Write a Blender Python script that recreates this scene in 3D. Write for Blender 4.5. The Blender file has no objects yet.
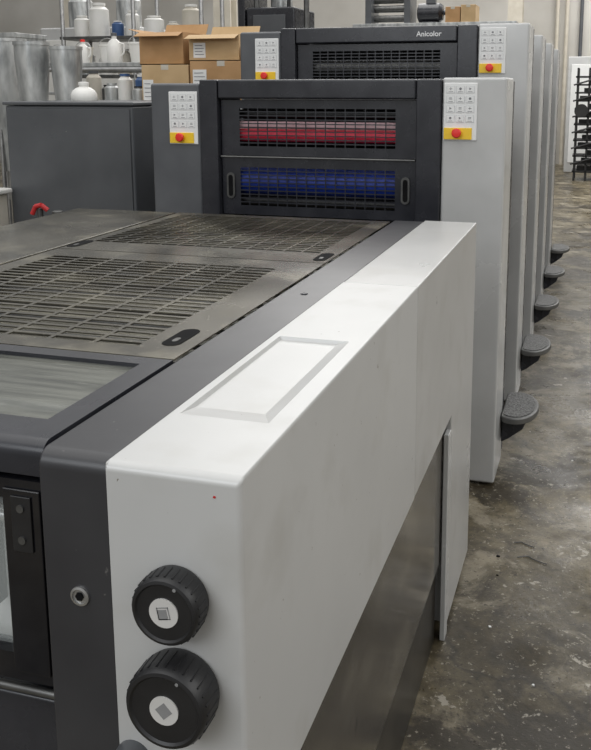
import bpy, bmesh, math, random
from mathutils import Vector, Matrix
random.seed(4)
sc = bpy.context.scene
sc.view_settings.view_transform = 'Standard'
COL = sc.collection
W = {}

# ------------------------------------------------------------------ materials
def mat(name, c1, c2=None, rough=0.5, metal=0.0, scale=6.0, detail=6, lo=0.35, hi=0.65,
        rvar=0.0, bump=0.0, stretch=(1, 1, 1), spec=0.5, coat=0.0, spots=None, specks=None, alpha=1):
    m = bpy.data.materials.new(name); m.use_nodes = True
    nt = m.node_tree; N = nt.nodes; L = nt.links
    b = N['Principled BSDF']
    b.inputs['Roughness'].default_value = rough
    b.inputs['Metallic'].default_value = metal
    b.inputs['Specular IOR Level'].default_value = spec
    b.inputs['Coat Weight'].default_value = coat
    b.inputs['Alpha'].default_value = alpha
    tc = N.new('ShaderNodeTexCoord'); mp = N.new('ShaderNodeMapping')
    mp.inputs['Scale'].default_value = stretch
    L.new(tc.outputs['Object'], mp.inputs['Vector'])
    no = N.new('ShaderNodeTexNoise'); no.inputs['Scale'].default_value = scale
    no.inputs['Detail'].default_value = detail
    L.new(mp.outputs['Vector'], no.inputs['Vector'])
    cr = N.new('ShaderNodeValToRGB')
    cr.color_ramp.elements[0].position = lo; cr.color_ramp.elements[1].position = hi
    cr.color_ramp.elements[0].color = (*c1, 1); cr.color_ramp.elements[1].color = (*(c2 or c1), 1)
    L.new(no.outputs['Fac'], cr.inputs['Fac'])
    out = cr.outputs['Color']
    for sp_ in (spots, specks):
        if not sp_: continue
        n2 = N.new('ShaderNodeTexNoise'); n2.inputs['Scale'].default_value = sp_[1]; n2.inputs['Detail'].default_value = 3 if sp_ is specks else 9
        L.new((mp if sp_ is spots else tc).outputs[0 if sp_ is spots else 'Object'], n2.inputs['Vector'])
        r2 = N.new('ShaderNodeValToRGB'); r2.color_ramp.elements[0].position = sp_[2]; r2.color_ramp.elements[1].position = sp_[3]
        L.new(n2.outputs['Fac'], r2.inputs['Fac'])
        mx = N.new('ShaderNodeMixRGB'); L.new(r2.outputs['Color'], mx.inputs['Fac'])
        L.new(out, mx.inputs['Color1']); mx.inputs['Color2'].default_value = (*sp_[0], 1)
        out = mx.outputs['Color']
    L.new(out, b.inputs['Base Color'])
    if rvar:
        mr = N.new('ShaderNodeMapRange'); mr.inputs['From Min'].default_value = 0.3; mr.inputs['From Max'].default_value = 0.7
        mr.inputs['To Min'].default_value = max(0.02, rough - rvar); mr.inputs['To Max'].default_value = rough + rvar
        n3 = N.new('ShaderNodeTexNoise'); n3.inputs['Scale'].default_value = scale * 0.6; n3.inputs['Detail'].default_value = 8
        L.new(mp.outputs['Vector'], n3.inputs['Vector']); L.new(n3.outputs['Fac'], mr.inputs['Value'])
        L.new(mr.outputs['Result'], b.inputs['Roughness'])
    if bump:
        bp = N.new('ShaderNodeBump'); bp.inputs['Strength'].default_value = bump; bp.inputs['Distance'].default_value = 0.01
        L.new(no.outputs['Fac'], bp.inputs['Height']); L.new(bp.outputs['Normal'], b.inputs['Normal'])
    return m

WHITE = mat('light_grey_paint', (.485, .485, .475), (.525, .524, .512), .34, .05, 3, rvar=.05, specks=((.22, .20, .17), 75, .745, .76), spots=((.455, .45, .43), 7, .55, .75))
REARW = mat('light_grey_paint_shaded', (.45, .448, .436), (.495, .492, .48), .31, .10, 3, rvar=.05, spots=((.42, .415, .395), 7, .55, .75))  # cover paint again, darkened: the duller reflection at the rear is in the colour
LOWER = mat('dull_metal_panel', (.12, .108, .092), (.20, .183, .155), .17, .72, 5, rvar=.1, spots=((.30, .28, .235), 9, .54, .70), stretch=(1, .5, 1), specks=((.05, .045, .04), 40, .66, .70))
PLINTH = mat('dark_plinth', (.03, .027, .022), (.06, .054, .044), .3, .35, 7)
CHAR = mat('charcoal_paint', (.019, .020, .025), (.028, .029, .035), .26, 0, 12, rvar=.06)
STRIP = mat('dusty_charcoal', (.027, .027, .030), (.040, .040, .043), .34, 0, 5, rvar=.06, specks=((.12, .115, .11), 70, .73, .77))
HOOD = mat('dusty_hood_metal', (.050, .045, .034), (.112, .102, .078), .24, .42, 4, detail=14, rvar=.09, spots=((.175, .16, .12), 6, .52, .66), specks=((.26, .24, .19), 80, .66, .71))
DECK = mat('sheet_metal_deck', (.17, .16, .125), (.30, .285, .225), .4, .15, 3, stretch=(1, 3, 1))
STREAKED = mat('streaked_pane', (.10, .105, .095), (.28, .285, .25), .07, 0, 4, detail=12, stretch=(1.0, 12, 1), rvar=.05, spots=((.38, .385, .34), 11, .58, .75), alpha=.5)  # pale streaks and spots in a half-transparent pane
BLACK = mat('black_plastic', (.009, .009, .010), (.014, .014, .015), .42, 0, 20, bump=.03)
GLOSSB = mat('black_gloss', (.006, .006, .008), (.011, .011, .013), .10, 0, 20)
KNOBF = mat('knob_emblem_grey', (.60, .59, .57), (.68, .67, .65), .35, .2)
GREYL = mat('icon_grey', (.16, .165, .18), (.2, .2, .21), .5)
MARKG = mat('symbol_grey', (.2, .2, .2), (.25, .25, .25), .5)
STEEL = mat('steel', (.36, .36, .36), (.50, .50, .49), .3, .8, 20)
DSTEEL = mat('dark_steel', (.09, .09, .088), (.14, .14, .135), .4, .7, 20)
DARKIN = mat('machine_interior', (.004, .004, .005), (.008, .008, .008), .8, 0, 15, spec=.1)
GREYC = mat('mid_grey_paint', (.072, .076, .082), (.095, .10, .107), .32, 0, 4, rvar=.06, specks=((.2, .2, .2), 60, .74, .78))
LCAB = mat('side_housing_grey', (.080, .084, .092), (.105, .11, .118), .32, 0, 6)
UWHITE = mat('housing_light_grey', (.475, .477, .47), (.53, .532, .525), .25, .08, 5, rvar=.05)
PANEL = mat('keypad_white', (.74, .75, .74), (.80, .80, .79), .4)
YEL = mat('yellow_plastic', (.85, .55, .02), (.9, .6, .03), .4)
RED = mat('red_plastic', (.75, .02, .02), (.8, .03, .02), .35)
DRED = mat('dull_red_paint', (.42, .02, .025), (.5, .03, .03), .45)
ROLLR = mat('red_roller', (.70, .028, .065), (.82, .045, .09), .5)
ROLLP = mat('pink_roller', (.82, .50, .54), (.88, .62, .65), .55)
ROLLB = mat('blue_roller', (.006, .028, .23), (.010, .04, .31), .5)
TXT = mat('white_print', (.75, .75, .75), (.8, .8, .8), .5)
WALL = mat('concrete_wall', (.46, .44, .40), (.58, .56, .52), .8, 0, .8, bump=.1)
WALL2 = mat('pale_panel_wall', (.34, .34, .335), (.40, .40, .395), .8, 0, .6)
BEIGE = mat('beige_column_paint', (.50, .46, .38), (.58, .54, .46), .6)
CARD = mat('cardboard', (.40, .23, .10), (.48, .285, .135), .8, 0, 8)
CARD2 = mat('tan_cardboard', (.48, .33, .17), (.55, .385, .21), .8, 0, 8)
CARDG = mat('pale_carton', (.50, .47, .40), (.56, .52, .45), .8, 0, 8)
PAPER = mat('white_paper', (.72, .72, .70), (.8, .8, .78), .7)
PLAST = mat('white_plastic', (.66, .65, .61), (.76, .75, .72), .4)
BLUEP = mat('blue_plastic', (.03, .08, .2), (.05, .11, .26), .4)
ALU = mat('galvanised_metal', (.26, .27, .27), (.58, .59, .58), .32, .45, 5, stretch=(3, 3, 1))
RACKM = mat('black_rack_metal', (.012, .012, .013), (.024, .024, .024), .5)
STEPM = mat('ribbed_rubber', (.05, .05, .05), (.16, .16, .155), .5, 0, 90, bump=.6)
STEPG = mat('grey_cast_metal', (.11, .11, .108), (.16, .16, .155), .4, .4)
GLASS = bpy.data.materials.new('clear_pane'); GLASS.use_nodes = True
_b = GLASS.node_tree.nodes['Principled BSDF']
_b.inputs['Base Color'].default_value = (.75, .8, .78, 1); _b.inputs['Roughness'].default_value = .05; _b.inputs['Alpha'].default_value = .18

def floor_mat():
    m = bpy.data.materials.new('stained_concrete'); m.use_nodes = True
    nt = m.node_tree; N = nt.nodes; L = nt.links; b = N['Principled BSDF']
    tc = N.new('ShaderNodeTexCoord')
    def noise(s, d=6, dist=0, rg=.5):
        n = N.new('ShaderNodeTexNoise'); n.inputs['Scale'].default_value = s; n.inputs['Detail'].default_value = d; n.inputs['Distortion'].default_value = dist
        n.inputs['Roughness'].default_value = rg
        L.new(tc.outputs['Object'], n.inputs['Vector']); return n.outputs['Fac']
    def ramp(f, els):
        r = N.new('ShaderNodeValToRGB'); e = r.color_ramp.elements
        e[0].position, e[0].color = els[0][0], (*els[0][1], 1); e[1].position, e[1].color = els[-1][0], (*els[-1][1], 1)
        for p, c in els[1:-1]: q = e.new(p); q.color = (*c, 1)
        L.new(f, r.inputs['Fac']); return r.outputs['Color']
    def mix(f, a, c, mode='MIX'):
        x = N.new('ShaderNodeMixRGB'); x.blend_type = mode
        if isinstance(f, float): x.inputs['Fac'].default_value = f
        else: L.new(f, x.inputs['Fac'])
        L.new(a, x.inputs['Color1'])
        if isinstance(c, tuple): x.inputs['Color2'].default_value = (*c, 1)
        else: L.new(c, x.inputs['Color2'])
        return x.outputs['Color']
    base = ramp(noise(1.1, 15, .3, .7), [(.32, (.036, .028, .016)), (.48, (.088, .072, .045)), (.64, (.20, .17, .118))])
    mid = ramp(noise(14, 15, .2, .75), [(.32, (.36, .34, .30)), (.68, (1.7, 1.7, 1.62))])
    c = mix(.95, base, mid, 'MULTIPLY')
    c = mix(ramp(noise(2.6, 15, .4, .72), [(.52, (0, 0, 0)), (.60, (.65, .65, .65))]), c, (.29, .255, .19))
    c = mix(ramp(noise(1.9, 15, .5, .7), [(.52, (0, 0, 0)), (.58, (.9, .9, .9))]), c, (.028, .022, .014))
    c = mix(ramp(noise(70, 4, 0, .6), [(.61, (0, 0, 0)), (.67, (.75, .75, .75))]), c, (.32, .29, .23))
    c = mix(ramp(noise(58, 4, 0, .6), [(.60, (0, 0, 0)), (.67, (.8, .8, .8))]), c, (.02, .015, .01))
    c = mix(ramp(noise(9, 6, .2, .6), [(.67, (0, 0, 0)), (.69, (.75, .75, .75))]), c, (.40, .37, .31))
    vo = N.new('ShaderNodeTexVoronoi'); vo.feature = 'DISTANCE_TO_EDGE'; vo.inputs['Scale'].default_value = .5
    nz = N.new('ShaderNodeTexNoise'); nz.inputs['Scale'].default_value = 3; nz.inputs['Detail'].default_value = 8; L.new(tc.outputs['Object'], nz.inputs['Vector'])
    ad = N.new('ShaderNodeMixRGB'); ad.inputs['Fac'].default_value = .2; L.new(tc.outputs['Object'], ad.inputs['Color1']); L.new(nz.outputs['Color'], ad.inputs['Color2'])
    L.new(ad.outputs['Color'], vo.inputs['Vector'])
    c = mix(ramp(vo.outputs['Distance'], [(0.0, (.7, .7, .7)), (.004, (0, 0, 0))]), c, (.02, .016, .012))
    L.new(c, b.inputs['Base Color'])
    rr = N.new('ShaderNodeMapRange'); rr.inputs['From Min'].default_value = .35; rr.inputs['From Max'].default_value = .65
    rr.inputs['To Min'].default_value = .20; rr.inputs['To Max'].default_value = .58; L.new(noise(4, 14, 0, .7), rr.inputs['Value']); L.new(rr.outputs['Result'], b.inputs['Roughness'])
    b.inputs['Specular IOR Level'].default_value = .40
    bp = N.new('ShaderNodeBump'); bp.inputs['Strength'].default_value = .32; bp.inputs['Distance'].default_value = .005
    L.new(noise(25, 15, 0, .7), bp.inputs['Height']); L.new(bp.outputs['Normal'], b.inputs['Normal'])
    return m
FLOOR = floor_mat()

# ------------------------------------------------------------------ mesh builder
class M:
    def __init__(s): s.v = []; s.f = []; s.mi = []; s.cur = 0
    def add(s, vs, fs):
        o = len(s.v); s.v += [Vector(v) for v in vs]
        for f in fs: s.f.append([i + o for i in f]); s.mi.append(s.cur)
    def box(s, x0, x1, y0, y1, z0, z1):
        s.add([(x0, y0, z0), (x1, y0, z0), (x1, y1, z0), (x0, y1, z0), (x0, y0, z1), (x1, y0, z1), (x1, y1, z1), (x0, y1, z1)],
              [(0, 3, 2, 1), (4, 5, 6, 7), (0, 1, 5, 4), (1, 2, 6, 5), (2, 3, 7, 6), (3, 0, 4, 7)]); return s
    def lathe(s, prof, c, ax='z', n=32, a0=0):
        c = Vector(c); vs = []; fs = []
        for (r, h) in prof:
            for i in range(n):
                a = a0 + 2 * math.pi * i / n; p, q = r * math.cos(a), r * math.sin(a)
                vs.append(c + {'z': Vector((p, q, h)), 'y': Vector((p, h, q)), 'x': Vector((h, p, q))}[ax])
        k = len(prof)
        for j in range(k - 1):
            for i in range(n):
                a, b = j * n + i, j * n + (i + 1) % n
                fs.append((a, b, b + n, a + n))
        fs.append(tuple(range(n))[::-1]); fs.append(tuple(range((k - 1) * n, k * n)))
        s.add(vs, fs); return s
    def tube(s, p0, p1, r, n=12):
        p0 = Vector(p0); p1 = Vector(p1); d = (p1 - p0).normalized()
        u = d.orthogonal().normalized(); w = d.cross(u)
        vs = [p + (u * math.cos(2 * math.pi * i / n) + w * math.sin(2 * math.pi * i / n)) * r for p in (p0, p1) for i in range(n)]
        fs = [(i, (i + 1) % n, (i + 1) % n + n, i + n) for i in range(n)] + [tuple(range(n))[::-1], tuple(range(n, 2 * n))]
        s.add(vs, fs); return s
    def path(s, pts, r, n=10):
        for a, b in zip(pts, pts[1:]): s.tube(a, b, r, n)
        return s
    def prism(s, poly, ax, a, b):
        def mk(p, h): return {'x': (h, p[0], p[1]), 'y': (p[0], h, p[1]), 'z': (p[0], p[1], h)}[ax]
        n = len(poly); vs = [mk(p, a) for p in poly] + [mk(p, b) for p in poly]
        fs = [tuple(range(n))[::-1], tuple(range(n, 2 * n))] + [(i, (i + 1) % n, (i + 1) % n + n, i + n) for i in range(n)]
        s.add(vs, fs); return s
    def holed(s, us, vs_, holes, f, t):
        nu, nv = len(us) - 1, len(vs_) - 1
        sol = lambda i, j: 0 <= i < nu and 0 <= j < nv and (i, j) not in holes
        idx = {}; V = []; F = []
        def gv(i, j, k):
            if (i, j, k) not in idx: idx[(i, j, k)] = len(V); V.append(f(us[i], vs_[j], -t * k))
            return idx[(i, j, k)]
        for i in range(nu):
            for j in range(nv):
                if not sol(i, j): continue
                F.append((gv(i, j, 0), gv(i + 1, j, 0), gv(i + 1, j + 1, 0), gv(i, j + 1, 0)))
                F.append((gv(i, j + 1, 1), gv(i + 1, j + 1, 1), gv(i + 1, j, 1), gv(i, j, 1)))
                if not sol(i, j - 1): F.append((gv(i, j, 1), gv(i + 1, j, 1), gv(i + 1, j, 0), gv(i, j, 0)))
                if not sol(i, j + 1): F.append((gv(i + 1, j + 1, 1), gv(i, j + 1, 1), gv(i, j + 1, 0), gv(i + 1, j + 1, 0)))
                if not sol(i - 1, j): F.append((gv(i, j + 1, 1), gv(i, j, 1), gv(i, j, 0), gv(i, j + 1, 0)))
                if not sol(i + 1, j): F.append((gv(i + 1, j, 1), gv(i + 1, j + 1, 1), gv(i + 1, j + 1, 0), gv(i + 1, j, 0)))
        s.add(V, F); return s
    def make(s, name, mats, parent=None, bevel=0, seg=3, label=None):
        if not isinstance(mats, (list, tuple)): mats = [mats]
        lo = Vector([min(v[k] for v in s.v) for k in range(3)]); hi = Vector([max(v[k] for v in s.v) for k in range(3)])
        c = (lo + hi) / 2
        me = bpy.data.meshes.new(name); me.from_pydata([v - c for v in s.v], [], s.f)
        for m in mats: me.materials.append(m)
        for p, i in zip(me.polygons, s.mi): p.material_index = i; p.use_smooth = True
        bm = bmesh.new(); bm.from_mesh(me); bmesh.ops.recalc_face_normals(bm, faces=bm.faces); bm.to_mesh(me); bm.free()
        me.set_sharp_from_angle(angle=math.radians(32))
        o = bpy.data.objects.new(name, me); COL.objects.link(o); o.location = c; W[o] = c.copy()
        if bevel:
            bv = o.modifiers.new('bevel', 'BEVEL'); bv.width = bevel; bv.segments = seg; bv.limit_method = 'ANGLE'
            bv.angle_limit = math.radians(40); bv.harden_normals = True
        if parent: par(o, parent)
        if label: o['label'] = label
        return o

def par(o, p):
    o.parent = p; o.matrix_parent_inverse = Matrix.Translation(-W[p])
def B(name, x0, x1, y0, y1, z0, z1, m, parent=None, bevel=.004, seg=2, label=None):
    return M().box(x0, x1, y0, y1, z0, z1).make(name, m, parent, bevel, seg, label)
def E(name, loc, label, cat, group=None):
    o = bpy.data.objects.new(name, None); COL.objects.link(o); o.location = loc; W[o] = Vector(loc); o.empty_display_size = .1
    top(o, label, cat, group); return o
def top(o, label, cat, group=None):
    o['label'] = label; o['category'] = cat
    if group: o['group'] = group
    return o
def struct(o): o['kind'] = 'structure'; return o
def slots(a0, a1, b0, b1, n, bar):
    w = ((b1 - b0) - bar * (n - 1)) / n; c = [a0]; h = []; p = b0
    for i in range(n):
        c.append(p); h.append(len(c) - 1); c.append(p + w); p += w + bar
    c.append(a1); return c, h
def stadium(cx, cy, hw, hl, n=8):
    p = []
    for i in range(n + 1): a = math.pi * i / n; p.append((cx + hw * math.cos(a), cy + hl - hw + hw * math.sin(a)))
    for i in range(n + 1): a = math.pi + math.pi * i / n; p.append((cx + hw * math.cos(a), cy - hl + hw + hw * math.sin(a)))
    return p

# ------------------------------------------------------------------ setting
struct(M().box(-16, 7, -3, 20, -.1, 0).make('floor', FLOOR))
struct(M().box(-16, 7, 20, 20.2, 0, 5.2).make('wall_back', WALL))
struct(M().box(-16.2, -16, -3, 20.2, 0, 5.2).make('wall_left', WALL2))
struct(M().box(7, 7.2, -3, 20.2, 0, 5.2).make('wall_right', WALL2))

# ------------------------------------------------------------------ delivery unit
ZT = 1.21
D = E('delivery_unit', (-1.1, 1.9, 0), 'press delivery unit with light grey side cover and vented dark hood', 'printing press')
X0, X1 = -.546, -.371
def cover():
    x0, x1, y0, y1, z0, z1 = X0, X1, .87, 1.9025, .70, ZT
    tx0, tx1, ty0, ty1, d, s = -.532, -.402, 1.04, 1.44, .006, .0025
    sr, sn = .022, .045
    v = [(x0, y0, z0), (x1, y0, z0), (x1, y1, z0), (x0, y1, z0), (x0, y0, z1), (x1, y0, z1), (x1, y1, z1), (x0, y1, z1),
         (tx0, ty0, z1), (tx1, ty0, z1), (tx1, ty1, z1), (tx0, ty1, z1),
         (tx0 + s, ty0 + sn, z1 - d), (tx1 - sr, ty0 + sn, z1 - d), (tx1 - sr, ty1 - s, z1 - d), (tx0 + s, ty1 - s, z1 - d)]
    f = [(0, 3, 2, 1), (0, 1, 5, 4), (1, 2, 6, 5), (2, 3, 7, 6), (3, 0, 4, 7),
         (4, 5, 9, 8), (5, 6, 10, 9), (6, 7, 11, 10), (7, 4, 8, 11),
         (8, 9, 13, 12), (9, 10, 14, 13), (10, 11, 15, 14), (11, 8, 12, 15), (12, 13, 14, 15)]
    m = M(); m.add(v, f); o = m.make('side_cover', WHITE, D)
    me = o.data
    for e in me.edges:
        if min(e.vertices) >= 8: e.use_edge_sharp = True
    at = me.attributes.new('bevel_weight_edge', 'FLOAT', 'EDGE')
    for e in me.edges:
        a, b = sorted(e.vertices); w = 0
        if (a, b) == (4, 5): w = .6
        if (a, b) == (1, 5): w = .4
        if (a, b) == (5, 6): w = .3
        if (a, b) in ((0, 4), (4, 7), (0, 1), (6, 7), (2, 6), (1, 2)): w = .06
        at.data[e.index].value = w
    bv = o.modifiers.new('bevel', 'BEVEL'); bv.width = .02; bv.segments = 5; bv.limit_method = 'WEIGHT'; bv.harden_normals = True
cover()
poly = [(1.904, .70), (2.33, .70), (2.45, .70), (2.45, .03), (2.90, .03), (2.90, ZT), (1.904, ZT)]
M().prism(poly, 'x', X0, X1).make('rear_side_cover', REARW, D, .004, 3)
B('seam_strip', X0 + .004, X1 - .003, 1.898, 1.908, .72, ZT - .004, DARKIN, D, 0)
B('support_leg', -.385, -.370, 2.40, 2.4485, 0, .66, UWHITE, D, .002)
B('lower_side_panel', -.52, -.388, .93, 2.395, .26, .70, LOWER, D, .003, label='dull brushed metal lower side panel')
B('plinth', -.52, -.40, .93, 2.395, 0, .258, PLINTH, D, .003)
def shoulder(y0, y1, z0, z1, r, n=8):
    p = [(y1, z0), (y1, z1)]
    for i in range(n + 1):
        a = math.pi / 2 + (math.pi / 2) * i / n
        p.append((y0 + r + r * math.cos(a), z1 - r + r * math.sin(a)))
    p.append((y0, z0)); return p
M().prism(shoulder(.885, 2.90, .12, 1.206, .022), 'x', -.651, X0 - .003).make('dark_side_frame', STRIP, D, .004, 2, 'charcoal painted side frame')
m = M(); m.box(X0 - .006, X0 + .002, .9, 2.89, .72, 1.2); m.make('frame_gasket', DARKIN, D)
fx = lambda u, v, w: (u, v, 1.206 + w)
us = [-1.448, -1.40, -.700, -.658]; vs = [.955, .98, 1.235, 1.268]
m = M().holed(us, vs, {(1, 1)}, fx, .012)
m.prism(shoulder(.905, .955, 1.16, 1.206, .02), 'x', -1.448, -.658)
m.make('front_hood', CHAR, D)
B('hood_window', -1.405, -.695, .975, 1.24, 1.190, 1.199, STREAKED, D, .001, label='see-through pane with pale streaks')
B('sheet_tray', -1.42, -.69, .97, 1.25, 1.10, 1.11, DECK, D, 0)
for y in (1.03, 1.10, 1.17):
    M().tube((-1.42, y, 1.135), (-.69, y, 1.135), .014).make('guide_roller', ALU, D)
def vent(y0, y1, s0, s1, nx, ny, bx, by, x0=-1.442, x1=-.658, sx0=-1.39, sx1=-.765):
    cu, hu = slots(x0, x1, sx0, sx1, nx, bx); cv, hv = slots(y0, y1, s0, s1, ny, by)
    return M().holed(cu, cv, {(i, j) for i in hu for j in hv}, fx, .0025)
vent(1.272, 2.115, 1.325, 2.02, 7, 24, .009, .0105, sx1=-.755).make('vent_cover', HOOD, D)
vent(2.12, 2.87, 2.25, 2.82, 13, 20, .006, .0090, sx0=-1.41, sx1=-.715).make('vent_cover', HOOD, D)
B('end_cover', -1.86, -1.457, .955, 2.87, 1.15, 1.206, HOOD, D, .004)
B('cover_gasket', -1.4575, -1.4415, .96, 2.86, 1.15, 1.202, DARKIN, D, 0)
for (lx, ly) in ((-.705, 1.395), (-.686, 2.20), (-1.425, 2.20)):
    M().prism(stadium(lx, ly, .018, .055), 'z', 1.2062, 1.2068).make('latch_slot_shade', DARKIN, D)  # raised near-black patch; the slot's inner shade is only colour
    M().prism(stadium(lx, ly - .02, .005, .012), 'z', 1.2068, 1.2078).make('latch', DSTEEL, D)
m = M(); m.tube((-.60, 1.78, 1.205), (-.60, 1.78, 1.208), .008); m.make('cap_screw', CHAR, D)
B('inner_deck', -1.84, -.66, 1.28, 2.86, 1.145, 1.155, DECK, D, 0)
m = M()
for y in [1.36 + .11 * i for i in range(13)]: m.tube((-1.8, y, 1.165), (-.67, y, 1.165), .005)
m.make('gripper_bar', DSTEEL, D)
B('front_crossbeam', -1.86, -.658, .925, .955, 1.10, 1.158, CHAR, D, .004)
B('back_wall', -1.86, -.655, 2.85, 2.88, .12, 1.19, DARKIN, D, .003)
B('far_side_frame', -1.86, -1.80, .93, 2.86, .0, 1.149, CHAR, D, .004)
B('base_frame', -1.86, -.55, .95, 2.88, .0, .12, DARKIN, D, .004)
fz = lambda u, v, w: (u, .905 - w, v)
m = M().holed([-1.80, -1.75, -.718, -.659], [.86, .90, 1.125, 1.152], {(1, 1)}, fz, .03)
door = m.make('front_door', GLOSSB, D, label='glossy black framed guard door')
B('door_pane', -1.76, -.708, .922, .928, .89, 1.13, GLASS, door, 0, label='clear pane')
M().box(-.720, -.664, .901, .9045, .875, 1.14).make('door_post_plate', GLOSSB, door, .002)
M().box(-.706, -.676, .898, .901, 1.055, 1.132).make('screw_plate', BLACK, door, .001)
for z in (1.116, 1.072):
    M().lathe([(.0055, 0), (.0055, -.002), (.003, -.002)], (-.691, .898, z), 'y', 12).make('screw', DSTEEL, door)
B('lower_front_panel', -1.80, -.659, .915, .95, .12, .83, CHAR, D, .006)
M().tube((-1.80, .912, .842), (-.66, .912, .842), .006).make('front_rail', DSTEEL, D)
B('delivery_sheet_pile', -1.6, -.76, .99, 1.6, .30, 1.05, PAPER, D, .002, label='white sheet pile inside the guard')
M().tube((-1.7, .955, 1.07), (-.67, .955, 1.07), .010).make('stop_rail', STEEL, D)
for x in (-.80, -.95, -1.1): B('sheet_stop', x, x + .02, .945, .975, .93, 1.08, DSTEEL, D, .002)
M().prism([(-.4065, 1.1835), (-.4035, 1.183), (-.4025, 1.1855), (-.4055, 1.186)], 'y', .8694, .8702).make('red_smudge', DRED, D, 0, label='tiny red paint smudge')
def knob(x, z, r, dp, rot, half):
    y = .871
    prof = [(r * .86, 0), (r * .96, -.003), (r, -.010), (r * 1.0, -dp * .7), (r * .975, -dp * .93), (r * .93, -dp), (r * .85, -dp - .001), (r * .80, -dp + .0015), (r * .4, -dp + .0015), (.001, -dp + .0015)]
    mk = M().lathe(prof, (x, y, z), 'y', 56)
    for i in range(28):
        a = 2 * math.pi * i / 28
        mk.tube((x + r * .992 * math.cos(a), y - .012, z + r * .992 * math.sin(a)), (x + r * .992 * math.cos(a), y - dp * .85, z + r * .992 * math.sin(a)), .0013, 6)
    k = mk.make('adjusting_knob', BLACK, D, label='round black adjusting knob with ribbed rim')
    yf = y - dp + .0015
    M().lathe([(.0185, 0), (.0185, -.0015), (.001, -.0015)], (x, yf, z), 'y', 32).make('knob_emblem', KNOBF, k, label='light grey round emblem')
    s = .0078; t = .0013; yy = yf - .0016
    c, q = math.cos(rot), math.sin(rot); m = M()
    R_ = lambda pts: [(x + u * c - v * q, z + u * q + v * c) for (u, v) in pts]
    if half:
        for (a, b_, e, g) in ((-s, s, -s, -s + t), (-s, s, s - t, s), (-s, -s + t, -s, s), (s - t, s, -s, s)):
            m.prism(R_([(a, e), (b_, e), (b_, g), (a, g)]), 'y', yy, yy - .0003)
        m.prism(R_([(-s, -s), (s * .6, -s), (s * .6, s * .6), (-s, s * .6)]), 'y', yy, yy - .0003)
    else:
        m.prism(R_([(-s, -s), (s, -s), (s, s), (-s, s)]), 'y', yy, yy - .0003)
    m.make('sheet_symbol', MARKG, k)
    M().lathe([(.0022, 0), (.0022, -.0006), (.0005, -.0006)], (x + r * .35, y - dp - .0005, z + r * .74), 'y', 12).make('index_dot', MARKG, k)
knob(-.456, 1.050, .0435, .038, .2, True)
knob(-.454, .932, .0525, .050, .75, False)
M().lathe([(.024, 0), (.024, -.03), (.020, -.034), (.001, -.034)], (-.525, .871, .815), 'y', 28).make('adjusting_knob', GREYC, D, label='small grey control knob')
M().lathe([(.013, 0), (.013, -.003), (.010, -.004), (.0095, -.002), (.0001, -.002)], (-.60, .885, 1.017), 'y', 24).make('socket_bolt', STEEL, D, label='recessed hex socket bolt')
M().lathe([(.006, 0), (.006, -.0026), (.0001, -.0026)], (-.60, .884, 1.017), 'y', 6).make('bolt_socket', DARKIN, D)

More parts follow.
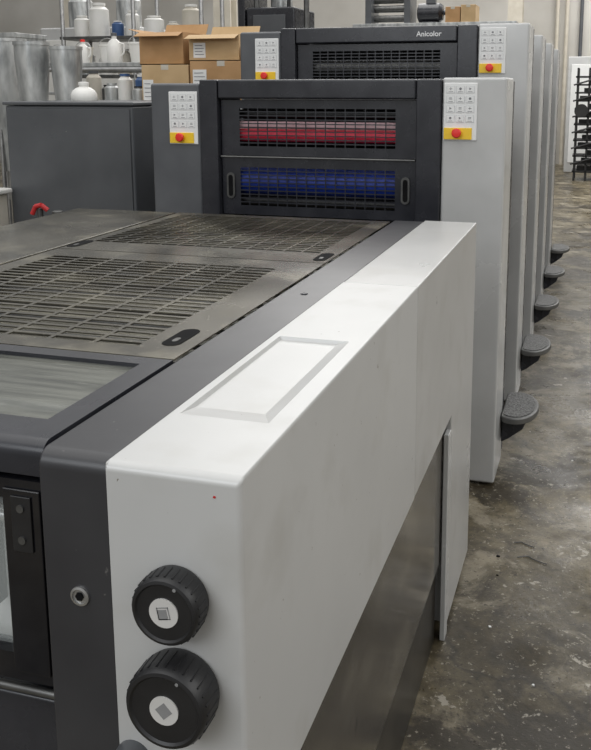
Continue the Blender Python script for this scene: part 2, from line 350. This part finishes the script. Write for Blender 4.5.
# ------------------------------------------------------------------ printing units
mat_key = mat('key_outline_grey', (.50, .51, .52), (.56, .57, .58), .5)
def unit(y, H, label, colored, group=None):
    U = E('printing_unit', (-1.1, y + .5, 0), label, 'printing press', group)
    h = H
    B('operator_housing', -.597, -.346, y, y + .285, .012, h, UWHITE, U, .010, 4, 'light grey side housing')
    B('housing_edge_shade', -.58, -.345, y + .286, y + .32, .05, h - .012, CHAR, U, .002, 1)  # added dark strip: shading of the housing's side put into colour
    B('far_side_housing', -1.88, -1.643, y, y + .33, .0, h - .02, LCAB, U, .012, 4, 'mid grey side housing')
    B('side_post', -.70, -.599, y - .012, y + .25, .0, h - .005, CHAR, U, .006)
    B('side_post', -1.641, -1.56, y - .012, y + .25, .0, h - .005, CHAR, U, .006)
    B('side_frame', -.60, -.40, y + .332, y + .95, .0, h - .25, CHAR, U, .01, 3)
    B('side_frame', -1.86, -1.56, y + .332, y + .95, .0, h - .25, LCAB, U, .01, 3)
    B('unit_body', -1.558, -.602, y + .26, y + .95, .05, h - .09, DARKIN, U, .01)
    B('top_crossbeam', -1.558, -.702, y - .01, y + .22, h - .085, h - .005, CHAR, U, .008, 3)
    f = lambda u, v, w: (u, y + .02 - w, v)
    def guard(z0, z1, s0, s1, nr, nc=16):
        cu, hu = slots(-1.555, -.705, -1.472, -.79, nc, .0048); cv, hv = slots(z0, z1, s0, s1, nr, .005)
        return M().holed(cu, cv, {(i, j) for i in hu for j in hv}, f, .002).make('guard_grille', CHAR, U, label='charcoal guard with slotted grille')
    guard(h - .325, h - .09, h - .285, h - .125, 10)
    guard(h - .58, h - .335, h - .54, h - .375, 10)
    M().tube((-1.555, y + .008, h - .33), (-.705, y + .008, h - .33), .004).make('guard_rail', STEPG if colored else CHAR, U)
    for x in (-1.515, -.745):
        M().prism(stadium(x, h - .455, .018, .056), 'y', y + .019, y + .012).make('guard_handle', DSTEEL, U)
        M().prism(stadium(x, h - .455, .010, .046), 'y', y + .012, y + .0105).make('handle_slot_shade', DARKIN, U)  # flat near-black patch on the handle, painted shade of a hollow
    if colored:
        M().tube((-1.5, y + .075, h - .240), (-.72, y + .075, h - .240), .028, 24).make('inking_roller', ROLLR, U, label='red inked roller')
        M().tube((-1.5, y + .058, h - .195), (-.72, y + .058, h - .195), .015, 24).make('inking_roller', ROLLP, U, label='pale pink roller')
        M().tube((-1.5, y + .10, h - .150), (-.72, y + .10, h - .150), .018, 24).make('inking_roller', BLACK, U, label='black rubber roller')
        M().tube((-1.5, y + .09, h - .44), (-.72, y + .09, h - .44), .058, 24).make('inking_roller', ROLLB, U, label='blue inked roller')
        M().tube((-1.5, y + .08, h - .525), (-.72, y + .08, h - .525), .022, 24).make('inking_roller', BLACK, U, label='black rubber roller')
    else:
        M().tube((-1.5, y + .09, h - .21), (-.72, y + .09, h - .21), .04, 24).make('inking_roller', DSTEEL, U)
    for (x0, x1) in ((-.590, -.458), (-1.790, -1.655)):
        zt = h - .02 if x0 > -1 else h - .055
        zb = zt - .225
        P = B('control_panel', x0, x1, y - .006, y, zb, zt, PANEL, U, .003, 2, 'white keypad panel with symbol keys')
        m = M(); w = (x1 - x0)
        for r in range(4):
            for c in range(3):
                kx = x0 + w * (.08 + .29 * c); kz = zt - .040 - .038 * r
                m.cur = 0; m.box(kx, kx + w * .25, y - .0072, y - .0058, kz, kz + .028)
                m.cur = 2; m.box(kx + .0015, kx + w * .25 - .0015, y - .0076, y - .0071, kz + .0015, kz + .0265)
                m.cur = 1; k = (r * 3 + c) % 4; q = kx + w * .125; zc = kz + .017; a, b = y - .0082, y - .0075
                m.box(q - .009, q + .009, a, b, kz + .0048, kz + .0065)
                if k == 0:
                    m.box(q - .006, q + .006, a, b, zc - .0009, zc + .0009); m.box(q - .0009, q + .0009, a, b, zc - .006, zc + .006)
                elif k == 1:
                    m.lathe([(.0052, 0), (.0052, -.0007), (.0038, -.0007)], (q, b, zc), 'y', 10)
                elif k == 2:
                    m.prism([(q - .004, zc - .005), (q + .005, zc), (q - .004, zc + .005)], 'y', a, b)
                else:
                    m.box(q - .006, q + .006, a, b, zc + .002, zc + .004); m.box(q - .006, q + .006, a, b, zc - .003, zc - .001)
        m.make('keypad', [mat_key, GREYL, PANEL], P)
        cx = x0 + w * .42; cz = zb + .030
        B('button_plate', x0 + .002, x0 + w * .86, y - .010, y - .005, zb + .004, zb + .05, YEL, P, .002)
        M().lathe([(.013, 0), (.013, -.010), (.018, -.012), (.019, -.020), (.015, -.025), (.001, -.026)], (cx, y - .009, cz), 'y', 24).make('emergency_button', RED, P, label='red mushroom stop button')
    sy = y + .33; n = 28
    pl = [(-.290 + .100 * math.cos(a), sy + .18 * math.sin(a)) for a in [2 * math.pi * i / n for i in range(n)]]
    pl = [(max(px, -.343), py) for (px, py) in pl]
    s = M().prism(pl, 'z', .222, .25).make('footstep', STEPG, U, .006, 2, 'rounded footstep with ribbed rubber top')
    pl2 = [(-.290 + .085 * math.cos(a), sy + .160 * math.sin(a)) for a in [2 * math.pi * i / n for i in range(n)]]
    pl2 = [(max(px, -.335), py) for (px, py) in pl2]
    M().prism(pl2, 'z', .2502, .2535).make('step_tread', STEPM, s)
    M().prism([(-.343, .11), (-.343, .221), (-.235, .221), (-.25, .18), (-.31, .13)], 'y', sy - .11, sy + .08).make('step_bracket', CHAR, s, .005, 2)
    return U
U1 = unit(3.5, 1.69, 'low printing unit with red and blue inking rollers behind grilles', True)
U2 = unit(4.52, 1.965, 'tall printing unit with dark crossbeam and light grey side housing', False, 'printing units in line')
cu = bpy.data.curves.new('lettering', 'FONT'); cu.body = 'Anicolor'; cu.size = .036; cu.extrude = .0006; cu.align_x = 'CENTER'; cu.offset = .0006
to = bpy.data.objects.new('tmp', cu); COL.objects.link(to)
bpy.context.view_layer.update()
me = bpy.data.meshes.new_from_object(to.evaluated_get(bpy.context.evaluated_depsgraph_get()))
bpy.data.objects.remove(to)
me.transform(Matrix.Rotation(math.pi / 2, 4, 'X')); me.materials.clear(); me.materials.append(TXT)
lo = bpy.data.objects.new('lettering', me); COL.objects.link(lo); lo.location = (-.845, 4.509, 1.908); W[lo] = Vector(lo.location)
par(lo, U2); lo['label'] = 'white printed lettering on crossbeam'

def copy_tree(o, newp, dloc):
    c = o.copy(); COL.objects.link(c); W[c] = W[o] + dloc
    if newp is None: c.location = o.location + dloc
    else:
        c.parent = newp; c.matrix_parent_inverse = o.matrix_parent_inverse.copy()
    for ch in list(o.children):
        if ch.name.startswith('lettering'): continue
        copy_tree(ch, c, dloc)
    return c
for i in range(1, 4):
    copy_tree(U2, None, Vector((0, 1.04 * i, 0)))

# ------------------------------------------------------------------ left side
C = E('control_cabinet', (-2.63, 4.3, 0), 'wide mid-grey sheet metal cabinet beside the press', 'cabinet')
B('cabinet_body', -3.0, -2.25, 4.0, 4.70, .06, 1.56, GREYC, C, .012, 3)
B('base_plinth', -2.97, -2.28, 4.03, 4.67, 0, .06, PLINTH, C, .002)
B('cabinet_lid', -3.01, -2.24, 3.99, 4.71, 1.562, 1.580, GREYC, C, .006, 2)
B('front_panel', -2.985, -2.265, 3.992, 3.999, .10, 1.545, GREYC, C, .003, 1)
Q = E('side_console', (-3.1, 3.75, 0), 'low pale grey console next to the dark cabinet', 'console')
B('console_body', -3.5, -2.98, 3.55, 3.95, .0, 1.1, CARDG, Q, .01)
B('console_top', -3.52, -2.96, 3.53, 3.97, 1.102, 1.13, PLAST, Q, .01)
V = E('red_hose_valve', (-2.33, 3.4, 0), 'red valve handle on an upright grey pipe', 'valve')
M().tube((-2.40, 3.4, 0), (-2.40, 3.4, 1.115), .014).make('pipe', DSTEEL, V)
M().path([(-2.435, 3.39, 1.09), (-2.415, 3.39, 1.125), (-2.385, 3.39, 1.132), (-2.36, 3.4, 1.108)], .011).make('valve_handle', DRED, V)
M().lathe([(.02, 0), (.024, .01), (.024, .03), (.015, .035)], (-2.31, 3.4, 1.075), 'z', 14).make('hose_coupling', DSTEEL, V)
M().tube((-2.31, 3.4, 0), (-2.31, 3.4, 1.075), .010).make('hose', BLACK, V)

K = E('plastic_canister', (-2.68, 4.25, 1.58), 'round-shouldered white plastic canister on grey cabinet', 'canister')
M().lathe([(.065, 0), (.07, .01), (.07, .035), (.06, .055), (.04, .07), (.026, .075), (.026, .085)], (-2.68, 4.25, 1.5805), 'z', 28).make('canister_body', PLAST, K)
M().lathe([(.028, .0), (.028, .014), (.018, .017)], (-2.68, 4.25, 1.666), 'z', 20).make('cap', PLAST, K)

def carton(name, x0, x1, y0, y1, z0, z1, m, label, lab=None, flaps=False, group=None):
    o = E(name, ((x0 + x1) / 2, (y0 + y1) / 2, z0), label, 'box', group)
    if flaps:
        bm_ = M(); t = .006
        bm_.box(x0, x1, y0, y0 + t, z0, z1); bm_.box(x0, x1, y1 - t, y1, z0, z1); bm_.box(x0, x0 + t, y0 + t, y1 - t, z0, z1); bm_.box(x1 - t, x1, y0 + t, y1 - t, z0, z1); bm_.box(x0, x1, y0, y1, z0, z0 + t)
        bm_.make('carton_body', m, o)
    else:
        M().box(x0, x1, y0, y1, z0, z1).make('carton_body', m, o, .003, 1)
    xm = (x0 + x1) / 2
    if not flaps: M().box(xm - .025, xm + .025, y0 - .0012, y1 + .001, z1 - .03, z1 + .0015).make('packing_tape', CARDG, o)
    if lab:
        M().box(x0 + lab[0], x0 + lab[1], y0 - .003, y0 - .001, z0 + lab[2], z0 + lab[3]).make('paper_label', PAPER, o)
        m2 = M()
        for i in range(4):
            zz = z0 + lab[2] + (lab[3] - lab[2]) * (.2 + .2 * i)
            m2.box(x0 + lab[0] + .01, x0 + lab[1] - .01 - .01 * (i % 2), y0 - .0045, y0 - .003, zz, zz + .004)
        m2.make('label_lines', GREYL, o)
    if flaps:
        M().prism([(y0, z1), (y0 + .004, z1), (y0 - .07, z1 - .03), (y0 - .074, z1 - .027)], 'x', x0, x1).make('flap', m, o)
        M().prism([(y1, z1), (y1 - .004, z1), (y1 + .04, z1 + .07), (y1 + .044, z1 + .067)], 'x', x0, x1).make('flap', m, o)
        if x0 < -2.5: M().prism([(x0, z1), (x0 + .004, z1), (x0 - .07, z1 + .02), (x0 - .072, z1 + .024)], 'y', y0, y1).make('flap', m, o)
    return o
T = E('work_table', (-2.55, 5.25, 0), 'steel work table with tubular legs behind the grey cabinet', 'table')
B('table_top', -3.45, -1.95, 4.95, 5.6, 1.50, 1.54, ALU, T, .004)
for x in (-3.4, -2.0):
    for y in (5.0, 5.55): M().tube((x, y, 0), (x, y, 1.5), .022).make('table_leg', STEEL, T)
carton('cardboard_carton', -2.74, -2.42, 5.0, 5.4, 1.54, 1.79, CARD2, 'tan cardboard carton with shipping label on work table', (.01, .08, .03, .16))
carton('cardboard_carton', -2.41, -2.0, 5.0, 5.4, 1.54, 1.81, CARD, 'brown cardboard carton with white label on work table', (.02, .11, .11, .22))
carton('cardboard_carton', -2.78, -2.48, 5.06, 5.4, 1.792, 1.99, CARD, 'brown open carton stacked on another carton', None, True)
carton('cardboard_carton', -2.44, -2.11, 5.06, 5.38, 1.812, 1.97, CARD2, 'tan open carton with white label stacked on another carton', (.03, .11, .02, .11), True)
carton('cardboard_carton', -2.09, -1.99, 5.06, 5.3, 1.812, 1.90, CARD2, 'small tan carton stacked on brown carton')
S = E('pipe_shelf', (-3.4, 5.9, 0), 'tubular steel shelf frame holding white buckets', 'shelf')
for x in (-3.95, -2.95):
    for y in (5.75, 6.1): M().tube((x, y, 0), (x, y, 1.80), .02).make('post', STEEL, S)
B('shelf_board', -4.0, -2.9, 5.72, 6.13, 1.80, 1.83, ALU, S, .004)
B('shelf_board', -4.0, -2.9, 5.72, 6.13, 1.60, 1.62, ALU, S, .004)
m = M()
for y in (5.70, 6.15): m.tube((-4.0, y, 1.78), (-2.9, y, 1.78), .016)
m.make('crossbar', STEEL, S)
def bucket(x, y, z, s, m, label, cat='bucket'):
    o = E('bucket', (x, y, z), label, cat, 'buckets on the pipe shelf')
    M().lathe([(.055 * s, 0), (.07 * s, .12 * s), (.074 * s, .122 * s), (.074 * s, .135 * s), (.066 * s, .135 * s), (.052 * s, .02 * s), (.001, .02 * s)], (x, y, z), 'z', 24).make('bucket_body', m, o)
    pts = [(x + .073 * s * math.cos(a), y - .02, z + .12 * s + .06 * s * math.sin(a)) for a in [math.pi * i / 8 for i in range(9)]]
    M().path(pts, .003, 6).make('bail_handle', STEEL, o)
def jug(x, y, z, s, m):
    o = E('plastic_jug', (x, y, z), 'white plastic jug with side handle on pipe shelf', 'jug', 'jugs on the pipe shelf')
    M().lathe([(.05 * s, 0), (.055 * s, .01), (.055 * s, .11 * s), (.04 * s, .15 * s), (.018 * s, .17 * s), (.018 * s, .19 * s)], (x, y, z), 'z', 20).make('jug_body', m, o)
    M().lathe([(.021 * s, .19 * s), (.021 * s, .21 * s), (.01, .212 * s)], (x, y, z), 'z', 14).make('cap', RED if s < .9 else GREYC, o)
    M().path([(x + .045 * s, y, z + .14 * s), (x + .08 * s, y, z + .13 * s), (x + .075 * s, y, z + .07 * s), (x + .053 * s, y, z + .05 * s)], .007, 8).make('handle', m, o)
for i, (x, y, s) in enumerate([(-3.88, 5.85, .75), (-3.76, 6.0, .9), (-3.52, 5.95, 1.0), (-3.27, 5.95, 1.1), (-3.0, 5.98, .85)]):
    bucket(x, y, 1.832, s, PLAST if i % 3 != 1 else CARDG, 'white plastic bucket standing on pipe shelf')
jug(-3.66, 5.82, 1.8305, .8, PLAST); jug(-3.40, 5.82, 1.8305, 1.0, PLAST); jug(-3.13, 5.82, 1.8305, .85, CARDG)
def jar(x, y, z, r, h, m, mc, label, grp='jars and tins on the work table'):
    o = E('screw_top_jar', (x, y, z), label, 'jar', grp)
    M().lathe([(r * .95, 0), (r, .005), (r, h * .8), (r * .6, h * .9), (r * .6, h * .92)], (x, y, z), 'z', 20).make('jar_body', m, o)
    M().lathe([(r * .68, h * .92), (r * .68, h), (r * .5, h)], (x, y, z), 'z', 20).make('jar_lid', mc, o)
for (x, h, a, c) in ((-3.33, .17, PLAST, RED), (-3.20, .22, CARDG, GREYC), (-3.07, .14, ALU, ALU), (-2.97, .20, PLAST, BLUEP), (-2.87, .12, ALU, BLACK)):
    jar(x, 5.2, 1.541, .048, h, a, c, 'small screw-top container standing on work table')
for (x, h, a, c) in ((-3.26, .10, DSTEEL, BLACK), (-3.13, .12, PLAST, GREYC), (-3.0, .17, BLUEP, PLAST), (-2.90, .16, PLAST, PLAST), (-2.80, .19, ALU, BLACK)):
    jar(x, 5.47, 1.541, .042, h + .03, a, c, 'narrow container standing on work table')
R = E('pipe_railing', (-4.6, 5.4, 0), 'galvanised tubular steel railing with two rails', 'railing')
m = M(); m.tube((-5.4, 5.6, 1.86), (-4.06, 5.6, 1.83), .02); m.make('top_rail', STEEL, R)
m = M(); m.tube((-5.4, 5.6, 1.62), (-4.06, 5.6, 1.60), .02); m.make('middle_rail', STEEL, R)
for x in (-5.3, -4.55, -4.08): M().tube((x, 5.6, 0), (x, 5.6, 1.87), .022).make('rail_post', STEEL, R)
def tank(x, y, w, zt, label):
    o = E('steel_tank', (x, y, 0), label, 'tank', 'silver tanks behind the cabinet')
    M().lathe([(w * .45, 1.1), (w * .62, 1.35), (w, zt - .10), (w, zt - .02), (w * 1.05, zt - .02), (w * 1.05, zt), (w * .97, zt), (w * .95, zt - .1), (w * .4, 1.2), (.001, 1.2)], (x, y, 0), 'z', 32).make('tank_shell', ALU, o)
    for k in range(3):
        a = 2 * math.pi * k / 3 + .5
        M().tube((x + w * .6 * math.cos(a), y + w * .6 * math.sin(a), 0), (x + w * .6 * math.cos(a), y + w * .6 * math.sin(a), 1.38), .014).make('tank_leg', STEEL, o)
    M().tube((x, y, .9), (x, y, 1.12), .03).make('outlet_pipe', STEEL, o)
tank(-3.40, 4.83, .105, 1.93, 'tapered silver steel tank standing behind grey cabinet')
tank(-3.16, 4.835, .095, 1.90, 'tapered silver steel tank standing behind grey cabinet')
tank(-3.80, 5.1, .14, 1.97, 'wide tapered silver steel tank with rolled rim')
def hopper(x, y, s):
    o = E('metal_hopper', (x, y, 0), 'galvanised sheet metal hopper with tapered body on legs', 'hopper', 'galvanised hoppers')
    m = M()
    m.lathe([(.10 * s, 1.1), (.30 * s, 1.75), (.33 * s, 2.10), (.34 * s, 2.10), (.34 * s, 2.14), (.30 * s, 2.14)], (x, y, 0), 'z', 4, math.pi / 4)
    m.make('hopper_body', ALU, o, .005, 1)
    for dx in (-.2, .2):
        for dy in (-.2, .2): M().tube((x + dx * s, y + dy * s, 0), (x + dx * s, y + dy * s, 1.9), .02).make('leg', STEEL, o)
hopper(-5.3, 7.2, 1.0)
S2 = E('storage_scaffold', (-4.4, 8.3, 0), 'grey pipe rack with crowded shelves of tubs', 'rack')
for x in (-5.25, -4.45, -3.72):
    for y in (8.0, 8.5): M().tube((x, y, 0), (x, y, 3.0), .022).make('upright_pipe', STEEL, S2)
for z in (1.75, 2.13): B('shelf_board', -5.28, -3.70, 7.98, 8.52, z, z + .03, DSTEEL, S2, .003)
tubs = [(-5.12, 1.78, .09, .24, ALU), (-4.88, 1.78, .08, .20, PLAST), (-4.68, 1.78, .07, .26, CARDG), (-4.28, 1.78, .09, .22, ALU), (-4.08, 1.78, .08, .28, PLAST), (-3.88, 1.78, .07, .2, GREYC),
        (-5.15, 2.16, .08, .22, PLAST), (-4.95, 2.16, .10, .34, PLAST), (-4.74, 2.16, .06, .16, BLUEP), (-4.57, 2.16, .07, .26, PLAST), (-4.33, 2.16, .10, .20, PLAST), (-4.12, 2.16, .06, .14, CARDG), (-3.92, 2.16, .09, .30, BEIGE)]
for (x, z, r, h, mm) in tubs:
    jar(x, 8.2, z + .0005, r, h, mm, GREYC if mm is ALU else PLAST, 'lidded tub stored on grey pipe rack', 'tubs on the pipe rack')
G = E('pale_machine_housing', (-5.9, 10.3, 0), 'tall pale sheet metal machine housing with access doors', 'machine')
B('housing_body', -6.9, -5.5, 10, 11, 0, 2.40, UWHITE, G, .02)
for x in (-6.85, -6.15): B('access_door', x, x + .62, 9.985, 9.999, .2, 2.25, PLAST, G, .006)
for x in (-6.6, -5.9): M().lathe([(.16, 2.40), (.16, 2.75), (.10, 2.82)], (x, 10.5, 0), 'z', 20).make('exhaust_pipe', ALU, G)
def column(x, y, w, m, label):
    o = E('steel_column', (x, y, 0), label, 'column')
    q = M(); t = w * .12
    q.box(x - w / 2, x + w / 2, y - w / 2, y - w / 2 + t, 0, 5); q.box(x - w / 2, x + w / 2, y + w / 2 - t, y + w / 2, 0, 5); q.box(x - t / 2, x + t / 2, y - w / 2 + t, y + w / 2 - t, 0, 5)
    q.make('column_profile', m, o)
    B('base_plate', x - w * .8, x + w * .8, y - w * .8, y + w * .8, 0, .03, m, o, .003)
column(-5.2, 12, .26, BEIGE, 'beige painted steel column')
column(-7.7, 12, .26, BEIGE, 'beige painted steel column by pale machine housing')
column(-1.75, 19, .3, BEIGE, 'beige painted steel column near the far wall')
for x in (-7.8, -7.2, -.95, -.75, -.45, .2):
    top(M().tube((x, 19.9, 0), (x, 19.9, 5), .04).make('wall_conduit', BEIGE if x < -.5 else GREYC), 'vertical conduit pipe on the concrete wall', 'pipe', 'wall conduits')
T2 = E('tall_dark_machine', (-3.4, 9.4, 0), 'tall dark grey machine tower with ducts and pipework', 'machine')
B('tower_body', -3.70, -3.15, 9.1, 9.8, 0, 2.50, CHAR, T2, .02)
B('tower_side', -3.80, -3.72, 9.1, 9.8, 0, 3.0, CHAR, T2, .01)
B('tower_panel', -3.62, -3.25, 9.085, 9.099, 1.9, 2.42, GREYC, T2, .005)
M().tube((-3.42, 9.45, 2.50), (-3.42, 9.45, 3.4), .12, 24).make('duct', ALU, T2)
M().path([(-3.62, 9.2, 2.5), (-3.62, 9.2, 2.72), (-3.2, 9.2, 2.78), (-3.05, 9.2, 2.6), (-3.05, 9.2, 1.2)], .03, 10).make('pipework', DSTEEL, T2)
M().tube((-3.25, 9.2, 2.5), (-3.25, 9.2, 3.2), .02).make('thin_pipe', BLACK, T2)
R2 = E('pallet_rack', (-2.0, 11.3, 0), 'steel pallet rack with shelf boards behind the press', 'rack')
for x in (-3.0, -2.0, -1.05):
    for y in (11.0, 11.7): B('upright', x - .04, x + .04, y, y + .06, 0, 2.38, GREYC, R2, .003)
for z in (1.2, 2.38): B('shelf_board', -3.03, -1.0, 10.98, 11.78, z, z + .06, ALU, R2, .003)
carton('cardboard_carton', -1.87, -1.69, 11.05, 11.4, 2.441, 2.63, CARD, 'brown carton on pallet rack shelf')
carton('cardboard_carton', -1.68, -1.50, 11.05, 11.4, 2.441, 2.65, CARD2, 'tan carton on pallet rack shelf')
MM = E('roller_machine', (-2.5, 11.3, 2.441), 'grey roller assembly stored on rack shelf', 'machine part')
B('roller_frame', -2.9, -2.82, 11.1, 11.5, 2.441, 2.8, GREYC, MM); B('roller_frame', -2.4, -2.32, 11.1, 11.5, 2.441, 2.8, GREYC, MM)
for z in (2.52, 2.64, 2.75): M().tube((-2.82, 11.3, z), (-2.4, 11.3, z), .045, 16).make('roller', DSTEEL, MM)
X = E('dark_motor', (-2.1, 11.25, 2.441), 'dark electric motor resting on the rack shelf', 'motor')
M().lathe([(.08, -.16), (.12, -.14), (.12, .12), (.09, .16), (.03, .17), (.03, .22)], (-2.1, 11.3, 2.58), 'x', 20).make('motor_housing', CHAR, X)
B('motor_foot', -2.2, -2.0, 11.2, 11.4, 2.441, 2.47, CHAR, X)
B('terminal_box', -2.15, -2.03, 11.25, 11.35, 2.69, 2.76, GREYC, X)
G3 = E('white_machine_cabinet', (-.3, 18.3, 0), 'white boxy machine cabinet by the far wall', 'machine')
B('cabinet_body', -.62, .6, 18, 18.9, 0, 2.25, UWHITE, G3, .02); B('door', -.55, 0, 17.985, 17.999, .2, 2.1, PANEL, G3, .01)
B('door', .05, .55, 17.985, 17.999, .2, 2.1, PANEL, G3, .01)
G4 = E('black_shelf_rack', (0, 16.6, 0), 'black metal rack with stacked shelves', 'rack')
for x in (-.40, -.2, .0, .5):
    for y in (16.4, 16.9): B('upright', x, x + .035, y, y + .05, 0, 2.0, RACKM, G4, .003)
for i in range(13): B('shelf_board', -.42 + .05 * (i % 2), .55, 16.4, 16.95, .15 + .14 * i, .18 + .14 * i, RACKM, G4, .002)
for i in range(6): M().tube((-.45, 16.38, .3 + .28 * i), (-.05, 16.38, .42 + .28 * i), .015, 8).make('brace', RACKM, G4)
M().tube((-.30, 16.36, 1.25), (-.30, 16.32, 1.25), .12, 20).make('handwheel', RACKM, G4)
m = M()
for i in range(12): m.box(-.34 + .07 * (i % 3), .2 + .05 * (i % 2), 16.5, 16.85, .18 + .14 * i, .25 + .14 * i)
m.make('shelf_contents', RACKM, G4)
def scrap(x, y, s):
    pts = [(x + s * (.1 * t + .02 * math.sin(t * 3)), y + s * .05 * math.sin(t * 1.7), .003) for t in [i * .35 for i in range(9)]]
    top(M().path(pts, .0018, 6).make('wire_scrap', DSTEEL), 'short bent wire scrap lying on concrete floor', 'wire', 'wire scraps')
scrap(-.20, 2.95, .35); scrap(-.22, 3.05, .25)
for i in range(16):
    x, y, r = random.uniform(-.28, .5), random.uniform(1.9, 5.5), random.uniform(.003, .008)
    a0 = random.uniform(0, 3)
    pl = [(x + r * random.uniform(.6, 1.2) * math.cos(a0 + k * 1.05), y + r * random.uniform(.6, 1.2) * math.sin(a0 + k * 1.05)) for k in range(6)]
    top(M().prism(pl, 'z', 0.0, r * .4).make('paper_crumb', PAPER if i % 3 == 0 else DARKIN), 'tiny scrap of debris on the concrete floor', 'debris', 'debris crumbs on the floor')

# ------------------------------------------------------------------ light
w = bpy.data.worlds.new('w'); sc.world = w; w.use_nodes = True
nt = w.node_tree; bg = nt.nodes['Background']
tc = nt.nodes.new('ShaderNodeTexCoord'); sp = nt.nodes.new('ShaderNodeSeparateXYZ'); cr = nt.nodes.new('ShaderNodeValToRGB')
nt.links.new(tc.outputs['Generated'], sp.inputs[0]); nt.links.new(sp.outputs['Z'], cr.inputs['Fac']); nt.links.new(cr.outputs['Color'], bg.inputs['Color'])
cr.color_ramp.elements[0].color = (.44, .43, .41, 1); cr.color_ramp.elements[1].color = (.96, .97, .98, 1); cr.color_ramp.elements[0].position = .05; cr.color_ramp.elements[1].position = .55
bg.inputs['Strength'].default_value = .74
def area(loc, rot, sx, sy, p, c=(1, .985, .96)):
    l = bpy.data.lights.new('skylight_and_fill', 'AREA'); l.shape = 'RECTANGLE'; l.size = sx; l.size_y = sy; l.energy = p; l.color = c
    o = bpy.data.objects.new('skylight_and_fill', l); COL.objects.link(o); o.location = loc; o.rotation_euler = rot
area((-2.5, 2.0, 6), (0, 0, 0), 5, 8, 165)
area((-3.5, 13, 6), (0, 0, 0), 4, 8, 400)
area((1.2, 16, 5.8), (0, 0, 0), 2.0, 7, 380)
area((4.5, 3.0, 4.2), (0, math.radians(62), 0), 3.0, 9, 165, (1, .985, .96))  # added fill light, unseen, brightens the right side of the press
area((-1.8, -2.5, 3.2), (math.radians(68), 0, math.radians(-6)), 3, 1.6, 66, (.92, .96, 1))  # tilted area light behind the camera, aimed forward

# ------------------------------------------------------------------ camera
cd = bpy.data.cameras.new('camera'); cam = bpy.data.objects.new('camera', cd); COL.objects.link(cam); sc.camera = cam
F = Vector((-.2750, .9446, -.1791)).normalized(); Rv = Vector((.9602, .2795, 0)).normalized(); Uv = Rv.cross(F)
mw = Matrix((Rv, Uv, -F)).transposed().to_4x4(); mw.translation = (0, 0, 1.65); cam.matrix_world = mw
cd.sensor_fit = 'VERTICAL'; cd.sensor_height = 36; cd.lens = 879 * 36 / 750
cd.shift_x = -44.5 / 750; cd.shift_y = -127 / 750
cd.clip_start = .02; cd.clip_end = 200
